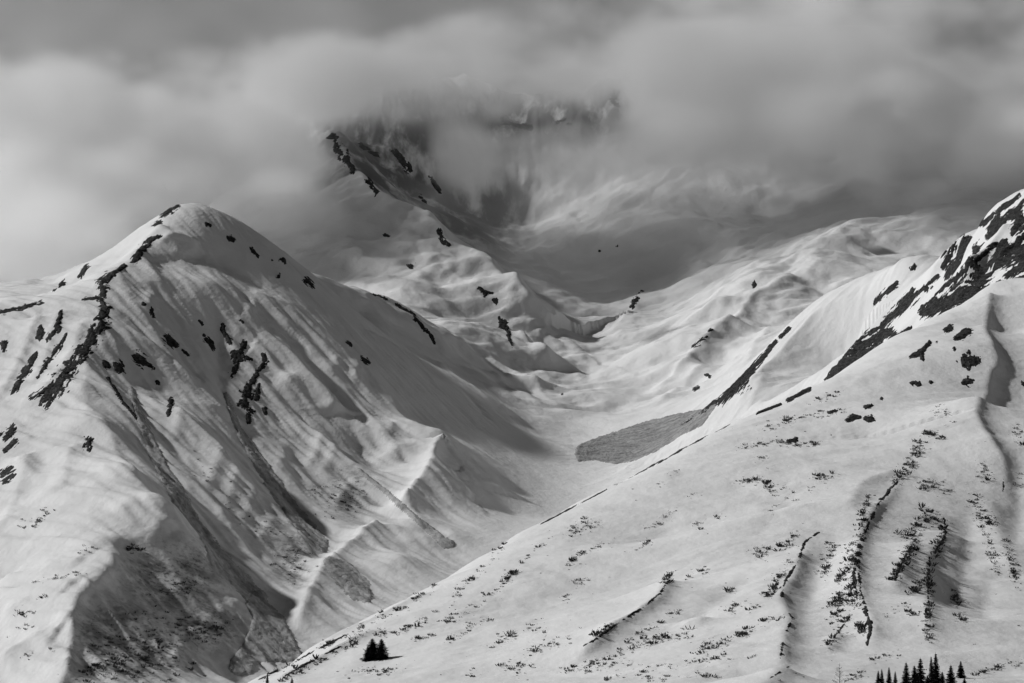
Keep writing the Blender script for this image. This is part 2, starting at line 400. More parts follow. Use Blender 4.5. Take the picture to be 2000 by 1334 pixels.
def mth(nt, op, a, b):
    n = nt.nodes.new('ShaderNodeMath'); n.operation = op
    for k, x in enumerate((a, b)):
        if isinstance(x, (int, float)): n.inputs[k].default_value = x
        else: nt.links.new(x, n.inputs[k])
    return n.outputs[0]
def bump(nt, b, h, strength, dist):
    n = nt.nodes.new('ShaderNodeBump'); n.inputs['Strength'].default_value = strength; n.inputs['Distance'].default_value = dist
    nt.links.new(h, n.inputs['Height']); nt.links.new(n.outputs[0], b.inputs['Normal'])
def attr(nt, name):
    a = nt.nodes.new('ShaderNodeAttribute'); a.attribute_name = name; return a.outputs['Fac']

SNOW = 0.74
def snow_mat(name, fine, far=False):
    m, nt, b = new_mat(name)
    # thin snow with grass and scree showing through where the slope is bare
    bare = attr(nt, 'bare')
    blot = ramp(nt, tex_noise(nt, 0.03, 6, None, .65), .36, .60, 0, 1)
    spk = ramp(nt, tex_noise(nt, 0.16, 3, None, .6), .50, .68, 0, 1)
    k = mth(nt, 'MINIMUM', 1.0, mth(nt, 'MULTIPLY', bare, mth(nt, 'MINIMUM', mth(nt, 'ADD', mth(nt, 'MULTIPLY', blot, .8), mth(nt, 'MULTIPLY', spk, .55)), 1.0)))
    if far: k = mth(nt, 'MINIMUM', 1.0, mth(nt, 'MULTIPLY', bare, ramp(nt, tex_noise(nt, .016, 6, ((1, .5, .22), (0, 0, 0)), .62), .30, .56, .25, 1)))
    tone = ramp(nt, tex_noise(nt, 0.012, 4), .3, .7, SNOW - .03, SNOW + .03)
    mx = nt.nodes.new('ShaderNodeMix'); mx.data_type = 'FLOAT'
    nt.links.new(k, mx.inputs[0]); nt.links.new(tone, mx.inputs[2]); mx.inputs[3].default_value = .11
    nt.links.new(mx.outputs[0], b.inputs['Base Color'])
    h = mth(nt, 'ADD', tex_noise(nt, fine, 5), mth(nt, 'MULTIPLY', tex_noise(nt, fine * .35, 4, ((1, .35, 1), (0, 0, .5))), 1.6))
    bump(nt, b, h, .9, .16 / fine * .7)
    return m
snow_far = snow_mat('mountain_snow', 0.10)
snow_peak = snow_mat('peak_snow', 0.10, True)
snow_near = snow_mat('hillside_snow', 0.22)
def rock_mat():
    m, nt, b = new_mat('dark_rock')
    t = ramp(nt, tex_noise(nt, .12, 6, ((1, 1, 3), (.3, .2, 0)), .6), .35, .75, .008, .055)
    nt.links.new(t, b.inputs['Base Color']); bump(nt, b, tex_noise(nt, .4, 5), 1, 2.0); return m
rock = rock_mat()
def debris_mat(name, flow, a=.30, c=.56):
    m, nt, b = new_mat(name)
    g = nt.nodes.new('ShaderNodeNewGeometry'); cx = nt.nodes.new('ShaderNodeCombineXYZ')
    fx_, fy_ = flow; l = math.hypot(fx_, fy_); fx_, fy_ = fx_ / l, fy_ / l
    for k, vec in enumerate(((fx_ * .22, fy_ * .22, 0), (-fy_, fx_, 0), (0, 0, .6))):           # grain drawn out along the flow
        d = nt.nodes.new('ShaderNodeVectorMath'); d.operation = 'DOT_PRODUCT'; d.inputs[1].default_value = vec
        nt.links.new(g.outputs['Position'], d.inputs[0]); nt.links.new(d.outputs['Value'], cx.inputs[k])
    def nz_(sc):
        n = nt.nodes.new('ShaderNodeTexNoise'); n.inputs['Scale'].default_value = sc; n.inputs['Detail'].default_value = 6; n.inputs['Roughness'].default_value = .7
        nt.links.new(cx.outputs[0], n.inputs['Vector']); return n.outputs['Fac']
    nt.links.new(ramp(nt, nz_(.11), .3, .7, a, c), b.inputs['Base Color']); bump(nt, b, nz_(.3), 1, 3.5); return m
debris = debris_mat('avalanche_snow', (.6, -.8))
debris_valley = debris_mat('valley_avalanche_snow', (-219, 150), .20, .42)
def flat_mat(name, a, c, sc):
    m, nt, b = new_mat(name)
    nt.links.new(ramp(nt, tex_noise(nt, sc, 3), .3, .7, a, c), b.inputs['Base Color']); b.inputs['Specular IOR Level'].default_value = .05; return m
needles = flat_mat('spruce_needles', .006, .016, 1.5)
bark = flat_mat('bark', .02, .045, 3.0)
twig = flat_mat('shrub_twigs', .03, .12, .4)

# ------------------------------------------------------------------ landforms
def in_poly(x, y, poly):
    c = np.zeros(x.shape, bool); n = len(poly)
    for i in range(n):
        x0, y0 = poly[i]; x1, y1 = poly[(i + 1) % n]
        if y0 == y1: continue
        c ^= ((y0 > y) != (y1 > y)) & (x < (x1 - x0) * (y - y0) / (y1 - y0) + x0)
    return c
def xy(u, v, y): return P(u, v, y)[:2]
left_poly = [(-1800, 2900), (-420, 2900)] + [xy(*p) for p in [(450,1335,3420),(580,1292,3540),(700,1232,3640),(900,1117,3970),(1000,1007,4330),(1065,942,4610),(1070,900,4780),(1055,870,4880),
             (985,815,5010),(930,760,5110),(870,715,5190),(790,670,5240),(724,628,5260),(675,595,5260),(600,545,5260)]] + [(-600, 5420), (-1800, 5500)]
right_poly = [(1800, 2900), (-50, 2900)] + [xy(*p) for p in [(1080,1020,4250),(1150,985,4420),(1210,955,4540),(1330,870,4640),(1380,815,4700),(1440,755,4830),(1500,685,4930),(1590,593,5030),(1690,542,4950),(1755,512,4800)]] + [(900, 4500), (1800, 4300)]
far_poly = [(-1800, 8300), (-1800, 6100)] + [xy(*p) for p in [(640,430,6500),(780,440,6700),(900,475,6760),(1000,540,6560),(1120,640,6210),(1190,600,6400),(1290,460,6900),(1450,440,7000),(1700,440,6700)]] + [(1800, 6300), (1800, 8300)]
fx = (M.X[:-1, :-1] + M.X[1:, 1:]) / 2; fy = (M.Y[:-1, :-1] + M.Y[1:, 1:]) / 2
mL = in_poly(fx, fy, left_poly); mR = in_poly(fx, fy, right_poly) & ~mL; mF = in_poly(fx, fy, far_poly) & ~mL & ~mR; mV = ~(mL | mR | mF)

U, V = project(M.X, M.Y, M.z)
bare = np.zeros(M.z.shape)
for u, v, ru, rv, k, y0, y1 in [(250,1260,140,100,1.0,3200,3700),(340,1130,110,80,1.0,3400,3800),(400,1220,80,60,1.0,3350,3700),(575,1090,45,60,1.0,3600,4150),(690,960,55,55,.9,4000,4500),(540,1040,50,50,.6,3800,4200),
                        (740,880,50,30,.7,4200,4700),(470,1000,60,60,.35,3800,4300),(720,1040,60,40,.35,3900,4300),(30,870,40,50,.8,3900,4200),(60,940,50,30,.4,3700,4100),(70,1180,80,60,.25,3300,3700),
                        (880,930,50,60,.25,4200,4600),]:
    bare = np.maximum(bare, k * np.exp(-(((U - u) / ru) ** 2 + ((V - v) / rv) ** 2) ** 1.5) * ((M.Y > y0) & (M.Y < y1)))
# bare ground is thinned out on the slopes that face west
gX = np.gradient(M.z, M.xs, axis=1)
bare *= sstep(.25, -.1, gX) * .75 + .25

for u, v, ru, rv, k in [(770,300,160,140,1.0),(1010,240,130,80,1.2),(1200,190,130,100,1.2),(1100,220,130,80,1.2),(920,410,120,100,.8)]:  # far wall darkened: bare rock, with its shade put into the same mask
    bare = np.maximum(bare, k * np.exp(-(((U - u) / ru) ** 2 + ((V - v) / rv) ** 2) ** 2) * (M.Y > 6700))

def setting(o, label, mat):
    o['kind'] = 'structure'; o['label'] = label; o['category'] = 'mountain'
    o.data.materials.append(mat); return o
left_mountain = setting(grid_mesh('left_mountain', M, mL, {'bare': bare}), 'snow covered mountain with dark rock ridges and gullies at the left', snow_far)
right_ridge = setting(grid_mesh('right_ridge', M, mR, {'bare': bare}), 'steep rocky snow ridge rising behind the near hillside at the right', snow_far)
far_mountain = setting(grid_mesh('far_mountain', M, mF, {'bare': bare}), 'shaded rocky mountain face half hidden in cloud at the valley head', snow_peak)
valley = setting(grid_mesh('valley_snowfield', M, mV, {'bare': bare}), 'bright rolling snowfield filling the valley between the mountains', snow_far)
valley['category'] = 'snowfield'
hillside = setting(grid_mesh('right_hillside', H, None, {'bare': np.zeros(H.z.shape)}), 'near snowy hillside dotted with shrubs across the lower right', snow_near)
hillside['category'] = 'hillside'
gm = bpy.data.meshes.new('valley_ground')
gm.from_pydata([(-40000, -40000, -6), (40000, -40000, -6), (40000, 40000, -6), (-40000, 40000, -6)], [], [(0, 1, 2, 3)])
ground = bpy.data.objects.new('valley_ground', gm); COL.objects.link(ground)
setting(ground, 'flat snowy valley ground below the mountains', snow_far); ground['category'] = 'ground'
# ------------------------------------------------------------------ rock outcrops and avalanche tongues that break through the snow
def patch(F, parent, name, mat, strokes, A=1.8, step=2.2, rough=.6, cell=14., lo=None, hi=None, base=0.0, lump=1.2, edge=1.0, poly=None, pw=6.0, flat=False):
    """strokes: lines of (photo x, photo y, half width). The sheet rises out of the snow inside the stroke and dips under it outside"""
    pts = []
    if poly: strokes = [[(u, v, pw) for u, v in poly]]
    for st in strokes:
        for u, v, w in st:
            x, y = F.hit(u, v, 0, lo, hi); pts.append((u, v, w, x, y))
    a = np.array(pts); s = a[:, 4].mean() / FOC
    wmax = a[:, 2].max() * s
    x0, x1 = a[:, 3].min() - 2.0 * wmax, a[:, 3].max() + 2.0 * wmax
    y0, y1 = a[:, 4].min() - 7 * wmax, a[:, 4].max() + 7 * wmax
    gx_ = np.arange(x0, x1 + step, step); gy_ = np.arange(y0, y1 + step, step)
    G = Field(gx_, gy_); G.z = F.sample(G.X, G.Y)
    U, V = project(G.X, G.Y, G.z)
    ex, ey = a[-1, 3] - a[0, 3], a[-1, 4] - a[0, 4]; el_ = math.hypot(ex, ey)
    if poly or el_ < 8: ex, ey, el_ = 0, 1, 1
    ex, ey = ex / el_, ey / el_
    n1 = fbm((G.X * ey - G.Y * ex) / (cell * .75), (G.X * ex + G.Y * ey) / (cell * 2.2), 5, 91, .7)
    m = np.full(G.z.shape, -9.0); k = 0
    for st in strokes:
        for i in range(max(1, len(st) - 1)):
            p = pts[k + i]; q = pts[k + min(i + 1, len(st) - 1)]
            dx, dy = q[0] - p[0], q[1] - p[1]; l2 = dx * dx + dy * dy + 1e-6
            t = np.clip(((U - p[0]) * dx + (V - p[1]) * dy) / l2, 0, 1)
            d = np.hypot(U - p[0] - t * dx, V - p[1] - t * dy); w = p[2] + t * (q[2] - p[2])
            ya = p[4] + t * (q[4] - p[4])
            mm = (1 - d / w)
            mm = np.where(np.abs(G.Y - ya) < 25 + 8 * w * s, mm, -9)
            m = np.maximum(m, mm)
        k += len(st)
    if poly:
        d = np.full(G.z.shape, 1e9); n = len(poly)
        for i in range(n):
            (pu, pv), (qu, qv) = poly[i], poly[(i + 1) % n]; dx, dy = qu - pu, qv - pv
            t = np.clip(((U - pu) * dx + (V - pv) * dy) / (dx * dx + dy * dy), 0, 1)
            d = np.minimum(d, np.hypot(U - pu - t * dx, V - pv - t * dy))
        m = np.where(in_poly(U, V, poly), d, -d) / pw
    n3 = fbm((G.X * ey - G.Y * ex) / (cell * .3), (G.X * ex + G.Y * ey) / (cell * 1.6), 3, 97, .6)
    h = np.clip(m, -2, 1) * edge + (rough * n1 + .5 * rough * n3) * (m > -1.5) + base
    n2 = -.3 + fbm(G.X / (cell * .45), G.Y / (cell * .45), 3, 95, .6, ridged=True)
    top = np.clip(h, -.6, .9) * A + np.clip(h * 3, 0, 1) * lump * n2
    if flat: top = np.clip(h * 4, -1, 1) * .45 + np.clip(h * 3, 0, 1) * lump * (.5 + n2)
    keep = h > -.12
    f = keep[:-1, :-1] | keep[1:, :-1] | keep[:-1, 1:] | keep[1:, 1:]
    if not f.any(): return None
    G.z = G.z + top - .15
    ny, nx = G.z.shape
    idx = np.arange(ny * nx).reshape(ny, nx)
    q = np.stack([idx[:-1, :-1], idx[:-1, 1:], idx[1:, 1:], idx[1:, :-1]], -1)[f]
    used = np.unique(q); lut = np.full(ny * nx, -1, np.int64); lut[used] = np.arange(len(used))
    co = np.stack([G.X, G.Y, G.z], -1).reshape(-1, 3)[used]; q = lut[q]
    me = bpy.data.meshes.new(name); me.from_pydata(co.tolist(), [], q.tolist())
    me.polygons.foreach_set('use_smooth', np.ones(len(q), bool)); me.materials.append(mat)
    o = bpy.data.objects.new(name, me); COL.objects.link(o); o.parent = parent
    return o

ROCK_L = [
 [(346,404,4),(333,412,5),(317,423,4)], [(312,436,5),(303,440,4)], [(315,461,2),(292,470,5),(277,489,7),(262,509,6)], [(243,519,3),(221,534,5),(199,552,9)],
 [(204,567,8),(197,582,8),(202,591,5)], [(161,586,2.5),(190,581,4)], [(206,601,8),(199,627,12),(169,676,12),(139,717,11),(112,755,13),(86,785,9)], [(112,750,6),(85,765,5),(60,779,4)],
 [(120,608,3),(111,642,7),(94,661,5)], [(80,636,4),(79,646,7),(76,660,4)], [(129,653,3),(109,683,5),(90,712,4),(75,738,3)], [(71,689,3),(49,728,7),(24,764,5)],
 [(169,522,5),(155,541,3)], [(124,552,4.5),(105,567,2.5)], [(182,494,3.5),(174,501,3)], [(82,590,3),(45,601,3.5),(0,610,3.5)], [(8,668,6),(6,684,5)], [(174,862,7),(171,872,7)],
 [(281,595,3.5),(284,596,3)], [(296,605,4.5),(298,617,4)], [(326,660,8),(336,670,8),(345,674,4)], [(358,685,3),(366,692,4)], [(270,698,8),(277,708,11),(292,714,6),(300,719,4)],
 [(226,708,6),(236,722,7)], [(205,708,4.5),(210,716,4)], [(210,738,3),(225,760,2.5),(240,785,2.5),(262,810,2.5),(279,836,2.5)], [(335,782,4.5),(330,807,4)], [(305,745,3.5),(312,749,3)],
 [(435,636,5),(440,652,5),(448,668,5)], [(472,627,4),(476,630,3)], [(404,664,5),(412,672,4),(416,682,4)], [(390,627,3.5),(396,633,3)], [(398,655,3)], [(478,672,5),(465,695,10),(459,715,6),(453,735,4)],
 [(511,691,4),(515,708,6),(506,722,5),(498,735,4),(483,760,8),(477,785,10),(487,800,7),(487,826,3)], [(504,755,6),(500,778,5)], [(517,801,5),(520,808,3)], [(484,698,5),(490,702,3)],
 [(403,436,3.5),(410,441,3)], [(450,464,5),(455,469,4)], [(492,485,4),(497,492,5),(503,500,3)], [(551,507,4.5),(556,512,3)], [(598,546,5),(606,553,5),(612,560,4)], [(543,539,3.5)], [(532,509,3)],
 [(706,698,3),(714,705,5),(722,708,3)], [(680,668,3),(686,674,2.5)], [(12,850,9),(24,838,7)], [(10,880,5),(30,862,5)], [(6,925,8),(22,915,5)], [(8,940,5),(26,928,4)],
]
for st in ROCK_L: patch(M, left_mountain, 'rock_outcrop', rock, [[(u, v, w * 1.25) for u, v, w in st]], rough=1.8, cell=13, base=-.12, step=1.9, lump=2)
ROCK_V = [
 [(729,575,2.5),(742,579,2.5),(754,584,3)], [(774,595,3),(799,610,4.5),(825,636,4.5),(838,652,4),(849,670,2.5)], [(858,450,4.5),(862,462,4),(864,471,5),(877,478,4)], [(798,518,4),(804,521,5.5)],
 [(935,563,3.5),(948,572,5),(946,580,4)], [(962,572,2.5),(950,570,2.5)], [(966,586,4),(971,592,3)], [(976,620,3.5),(979,632,5),(992,647,4.5),(996,662,3),(1001,678,2.5)], [(986,630,6),(978,636,4)],
 [(1233,599,5),(1243,584,4.5),(1249,573,3)], [(1255,569,3)], [(1474,552,4.5),(1472,560,4)], [(1354,676,4),(1366,666,4),(1380,659,3)], [(1385,646,3),(1391,643,2.5)],
 [(1376,731,3),(1386,735,4)], [(1356,760,4),(1364,757,3)], [(1098,770,2.5)], [(1205,480,2.5)], [(1170,490,2.5)], [(752,459,4),(758,462,3)],
]
for st in ROCK_V: patch(M, valley, 'rock_outcrop', rock, [[(u, v, w * 1.15) for u, v, w in st]], lo=5250, step=2.2, rough=1.6, cell=13, base=-.1)
ROCK_R = [
 [(2000,395,4),(1962,430,5),(1930,462,4)], [(1988,384,4),(1945,418,3.5),(1915,440,3)], [(1872,538,3),(1835,568,3),(1800,600,2.5)], [(1832,540,2.5),(1765,597,2.5),(1700,652,2)], [(1945,476,3),(1905,510,3),(1862,548,2.5)], [(2000,462,4),(1965,490,3.5),(1935,515,3)], [(2000,545,4),(1970,552,4),(1945,560,4)], [(1780,640,3),(1745,662,4)], [(1990,410,4),(1975,425,4)],
 [(1505,680,2.5),(1482,708,4),(1461,730,7),(1442,752,9),(1420,774,6),(1404,787,4)], [(1540,643,3),(1526,658,3)], [(1515,668,2.5),(1498,688,2.5)], [(1398,786,4),(1372,806,5),(1350,820,4)], [(1345,824,4),(1332,832,3)],
 [(1884,473,10),(1877,492,13),(1865,521,10),(1852,540,5)], [(1906,485,7),(1893,511,9),(1884,525,5)], [(1948,427,5),(1932,447,3.5)], [(1995,432,10),(1981,450,6)], [(1961,473,5),(1942,505,5),(1926,524,3.5)],
 [(2004,486,10),(1971,505,9),(1945,521,5)], [(2004,513,8),(1968,540,4.5)], [(1990,470,5),(1975,484,4)], [(1912,535,14),(1903,566,20),(1877,580,20),(1842,590,15),(1806,608,8)], [(1905,598,12),(1865,615,12),(1845,622,9)],
 [(1752,553,4),(1729,573,4.5),(1710,590,3)], [(1784,573,6),(1768,592,8),(1748,615,6),(1723,637,4)], [(1735,651,8),(1700,668,15),(1665,690,13),(1635,720,8),(1620,736,6)], [(1808,566,5),(1816,560,4)],
 [(1688,690,6),(1650,712,6)], [(1786,520,3),(1780,525,3)], [(1850,500,5),(1842,520,4)],
]
for st in ROCK_R: patch(M, right_ridge, 'rock_outcrop', rock, [[(u, v, w * 1.6) for u, v, w in st]], step=1.8, A=2.4, rough=1.9, cell=15, base=-.1, lump=2.4)
ROCK_SHADE_H = [
[(1580,760,4),(1556,774,3),(1540,782,4)], [(1525,790,2),(1480,808,3)],  # dark strips painting the shade of the trough behind the crest, no rock
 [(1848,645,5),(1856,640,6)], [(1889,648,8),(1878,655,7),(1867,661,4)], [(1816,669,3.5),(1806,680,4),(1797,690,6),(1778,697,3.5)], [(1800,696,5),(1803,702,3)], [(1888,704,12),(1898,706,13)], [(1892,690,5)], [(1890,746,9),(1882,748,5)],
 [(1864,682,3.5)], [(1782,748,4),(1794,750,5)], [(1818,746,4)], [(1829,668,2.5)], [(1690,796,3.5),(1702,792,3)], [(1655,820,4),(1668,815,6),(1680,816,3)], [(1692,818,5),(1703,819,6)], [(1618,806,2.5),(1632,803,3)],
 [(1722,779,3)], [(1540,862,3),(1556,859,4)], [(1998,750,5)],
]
for st in ROCK_SHADE_H: patch(H, hillside, 'rock_outcrop', rock, [[(u, v, w * 1.25) for u, v, w in st]], step=.9, A=1.2, cell=5, lump=.7, rough=1.1)

DK = dict(A=2.4, step=2.4, rough=.75, cell=14, edge=1.3, lump=2.6, base=.2, flat=True)
FAR = [[(650,268,10),(668,300,11),(688,330,8)], [(718,352,6),(735,378,7)], [(775,300,9),(800,335,8)], [(842,345,6),(856,375,6)], [(985,238,9),(1010,246,10),(1035,250,7)],
       [(1088,240,6),(1108,236,8)], [(1196,184,8),(1205,205,10),(1210,228,8)], [(705,285,5),(735,300,6)], [(815,380,5),(830,395,4)]]
for st in FAR: patch(M, far_mountain, 'rock_outcrop', rock, [st], lo=6300, step=4.5, A=5, rough=2.2, cell=22, base=-.35, lump=3)
SOIL_SHADE = [[(505,1328,1.4),(540,1310,1.8),(580,1290,1.4),(620,1268,1.8),(680,1238,1.4)], [(556,1320,1.4),(600,1296,2),(650,1270,1.5),(700,1244,1.6)], [(1452,812,1.6),(1400,842,1.8),(1350,868,1.4),(1300,896,1.6),(1250,922,1.4),(1200,948,1.5)], [(1185,956,1.2),(1120,990,1.3),(1056,1024,1.4)],
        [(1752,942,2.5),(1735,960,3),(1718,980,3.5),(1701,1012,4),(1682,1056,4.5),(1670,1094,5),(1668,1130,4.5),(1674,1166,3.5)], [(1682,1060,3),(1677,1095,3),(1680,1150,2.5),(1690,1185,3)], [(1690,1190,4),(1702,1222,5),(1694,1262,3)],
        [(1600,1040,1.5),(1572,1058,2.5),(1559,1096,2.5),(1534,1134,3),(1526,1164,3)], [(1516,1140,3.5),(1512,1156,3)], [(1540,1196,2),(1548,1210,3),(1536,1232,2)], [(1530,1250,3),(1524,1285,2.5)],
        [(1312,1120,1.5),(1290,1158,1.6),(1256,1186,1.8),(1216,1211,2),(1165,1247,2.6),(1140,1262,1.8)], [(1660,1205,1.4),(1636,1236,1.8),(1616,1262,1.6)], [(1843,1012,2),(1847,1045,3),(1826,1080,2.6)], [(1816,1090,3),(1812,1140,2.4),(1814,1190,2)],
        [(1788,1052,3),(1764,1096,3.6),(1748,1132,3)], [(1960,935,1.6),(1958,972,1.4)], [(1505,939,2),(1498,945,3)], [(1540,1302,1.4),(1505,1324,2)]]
for st in SOIL_SHADE: patch(H, hillside, 'soil_shade_line', rock, [[(u, v, w * 1.3) for u, v, w in st]], step=.8, A=.5, cell=9, lump=.3, rough=1.9, base=-.2)  # thin dark strips: bare soil with gully and crest shade painted in
def tongue(parent, strokes, label, **k):
    kw = dict(DK); kw.update(k)
    o = patch(M, parent, 'avalanche_debris', debris if parent is left_mountain else debris_valley, strokes, **kw)
    if o: o['label'] = label
tongue(valley, None, 'broad grey avalanche tongue spread over the valley floor', A=4.5, poly=[(1128,872),(1150,862),(1200,845),(1260,825),(1330,808),(1375,800),(1400,790),(1372,830),(1330,850),(1280,882),(1230,902),(1200,905),(1165,898),(1130,901),(1124,886)])
tongue(left_mountain, None, 'grey avalanche fan spreading at the foot of the left mountain', A=3.5, poly=[(490,1160),(528,1182),(555,1208),(565,1235),(580,1260),(593,1286),(560,1293),(512,1291),(500,1300),(490,1315),(465,1321),(446,1306),(450,1290),(475,1260),(490,1230),(496,1208),(480,1180)])
tongue(left_mountain, [[(255,760,4),(275,820,7),(300,880,10),(322,925,12),(345,962,13),(375,1020,14),(402,1060,15),(440,1105,15),(475,1140,16),(505,1175,16)]], 'long strip of avalanche rubble down the deepest gully')
tongue(left_mountain, [[(440,770,3),(458,820,5),(478,860,7),(515,915,11),(550,970,13),(590,1020,14),(625,1065,14)]], 'strip of avalanche rubble in the middle gully')
tongue(left_mountain, [[(645,1098,10),(672,1122,20),(700,1150,20),(716,1166,10)]], 'small avalanche tongue below the middle gully')
tongue(left_mountain, [[(700,918,3),(750,958,3),(800,1002,4),(840,1036,6),(866,1058,9),(880,1064,7)]], 'narrow avalanche tongue near the valley floor')
# ------------------------------------------------------------------ trees and shrubs
def mesh_obj(name, verts, faces, mat, parent=None):
    me = bpy.data.meshes.new(name); me.from_pydata(verts, [], faces); me.materials.append(mat)
    o = bpy.data.objects.new(name, me); COL.objects.link(o); o.parent = parent; return o
def tube(verts, faces, a, b, ra, rb, n=6):
    a, b = Vector(a), Vector(b); q = (b - a).to_track_quat('Z', 'Y'); k = len(verts)
    for c, r in ((a, ra), (b, rb)):
        for i in range(n):
            t = 2 * math.pi * i / n; verts.append(tuple(c + q @ Vector((r * math.cos(t), r * math.sin(t), 0))))
    for i in range(n): faces.append((k + i, k + (i + 1) % n, k + n + (i + 1) % n, k + n + i))
def spruce_meshes(h, rad, seed, bushy=1.0):
    """crown of drooping needle sprays in whorls; unit metres, base at 0"""
    rg = random.Random(seed); v, f = [], []
    n = int(h * 3.6)
    for i in range(n):
        z = h * (.05 + .93 * (i + rg.random() * .6) / n)
        t = z / h
        r = rad * (1 - t) ** (.75 / bushy) * (.85 + .3 * rg.random()) + .12
        m = int(7 + 6 * (1 - t))
        for j in range(m):
            a = 2 * math.pi * (j + rg.random()) / m; L = r * (.65 + .5 * rg.random())
            d = Vector((math.cos(a), math.sin(a), 0)); sd_ = Vector((-d.y, d.x, 0))
            droop = -.28 - .25 * rg.random()
            for k in range(3):
                s0, s1 = L * k / 3, L * (k + 1.35) / 3
                w = (.46 - .08 * k) * (.4 + L * .28)
                p0 = Vector((0, 0, z)) + d * s0 + Vector((0, 0, droop * s0)); p1 = Vector((0, 0, z)) + d * s1 + Vector((0, 0, droop * s1 + .12 * (k == 2)))
                b = len(v)
                v += [tuple(p0 + sd_ * w * .6), tuple(p0 - sd_ * w * .6), tuple(p1 + Vector((0, 0, -.25 * w)) - sd_ * w * rg.random()), tuple(p1 + sd_ * w * .3 * rg.random()), tuple((p0 + p1) / 2 + Vector((0, 0, -.5 * w - .15)))]
                f += [(b, b + 1, b + 2, b + 3), (b, b + 4, b + 2)]
    k = len(v); v += [(.09, 0, h * .94), (-.06, .07, h * .94), (-.05, -.08, h * .94), (0, 0, h * 1.02)]; f += [(k, k + 1, k + 3), (k + 1, k + 2, k + 3), (k + 2, k, k + 3)]
    tv, tf = [], []
    tube(tv, tf, (0, 0, -.8), (0, 0, h * .5), .035 * h * .55, .02 * h * .55); tube(tv, tf, (0, 0, h * .5), (0, 0, h * .97), .02 * h * .55, .02)
    cm_ = bpy.data.meshes.new('crown'); cm_.from_pydata(v, [], f); cm_.materials.append(needles)
    tm = bpy.data.meshes.new('trunk'); tm.from_pydata(tv, [], tf); tm.materials.append(bark)
    return tm, cm_
PROTO = [spruce_meshes(12, 2.3, 1), spruce_meshes(12, 2.0, 2), spruce_meshes(12, 2.9, 3, 1.25), spruce_meshes(12, 2.5, 4)]
def spruce(u, v, top, width, proto, label, group):
    x, y = H.hit(u, v); z = float(H.sample(x, y))
    s = y / FOC; h = (v - top) * s / 12.0
    e = bpy.data.objects.new('spruce_tree', None); COL.objects.link(e)
    e.location = (x, y, z - .15); e.rotation_euler = (0, 0, random.random() * 6.28)
    w0 = {0: 4.6, 1: 4.0, 2: 5.8, 3: 5.0}[proto]
    e.scale = (width * s / w0 * 1.3, width * s / w0 * 1.3, h)
    e['label'] = label; e['category'] = 'tree'; e['group'] = group
    for nm, me in zip(('trunk', 'crown'), PROTO[proto]):
        o = bpy.data.objects.new(nm, me); COL.objects.link(o); o.parent = e
GA, GB, GC = 'pair of dark spruces on the hillside', 'spruces at the foot of the hillside', 'small spruces at the lower left of the hillside'
spruce(727, 1289, 1246, 30, 2, 'broad black spruce on the snow, left one of the close pair', GA)
spruce(745, 1288, 1247, 27, 2, 'broad black spruce on the snow, right one of the close pair', GA)
spruce(718, 1290, 1262, 16, 0, 'low spruce hugging the left side of the spruce pair', GA)
for u, v, top, w, p, lab in [
    (1716,1350,1309,13,1,'thin spruce, leftmost of the row at the lower right'), (1723,1350,1306,11,1,'thin spruce pressed against the leftmost spruce of the row'),
    (1737,1350,1302,13,0,'slim pointed spruce standing alone, third from the left in the row'), (1749,1348,1310,10,1,'smallest slim spruce between two taller ones in the row'),
    (1771,1356,1292,21,3,'full spruce with blunt tip left of the big clump'), (1787,1354,1299,20,2,'rounded bushy spruce on the left side of the clump'),
    (1799,1360,1284,24,3,'tall wide spruce with blunt top in the clump'), (1820,1358,1281,15,1,'narrow spruce just left of the tallest one'),
    (1829,1362,1274,24,0,'tallest pointed spruce of the clump at the lower right'), (1841,1352,1311,16,2,'low rounded spruce right of the tallest one'), (1812,1352,1318,14,2,'low bushy spruce in the gap of the clump'),
    (1858,1354,1298,24,0,'broad cone shaped spruce right of the clump'), (1877,1324,1290,15,0,'small clean cone shaped spruce standing whole on the snow, rightmost'), (1884,1346,1324,12,2,'tip of a small spruce below the rightmost cone shaped one')]:
    spruce(u, v, top, w, p, lab, GB)
spruce(522, 1345, 1313, 8, 1, 'thin dark spruce tip at the very bottom left of the hillside', GC)
spruce(570, 1348, 1323, 10, 1, 'short spruce tip right of the thin one at the bottom', GC)

def bare_tree(u, v, top):
    x, y = H.hit(u, v); z = float(H.sample(x, y)); h = (v - top) * y / FOC
    e = bpy.data.objects.new('bare_tree', None); COL.objects.link(e); e.location = (x, y, z)
    e['label'] = 'leafless grey tree with thin branches left of the spruce row'; e['category'] = 'tree'
    rg = random.Random(9); v_, f_ = [], []
    tube(v_, f_, (0, 0, -.5), (.1, 0, h * .55), .16, .09); tube(v_, f_, (.1, 0, h * .55), (0, 0, h), .09, .02)
    mesh_obj('trunk', v_, f_, bark, e)
    v_, f_ = [], []
    for i in range(34):
        t = .12 + .85 * rg.random(); a = rg.random() * 6.28; L = h * .34 * (1.05 - t) + .25
        p = Vector((.05, 0, h * t)); d = Vector((math.cos(a), math.sin(a), .55)); q = p + d * L
        tube(v_, f_, p, q, .05, .02, 4)
        for j in range(4):
            s = .3 + .6 * rg.random(); b = p + d * L * s; a2 = a + rg.uniform(-1.2, 1.2)
            tube(v_, f_, b, b + Vector((math.cos(a2), math.sin(a2), .6)) * L * .4, .025, .012, 3)
    mesh_obj('branches', v_, f_, twig, e)
bare_tree(1640, 1345, 1297)

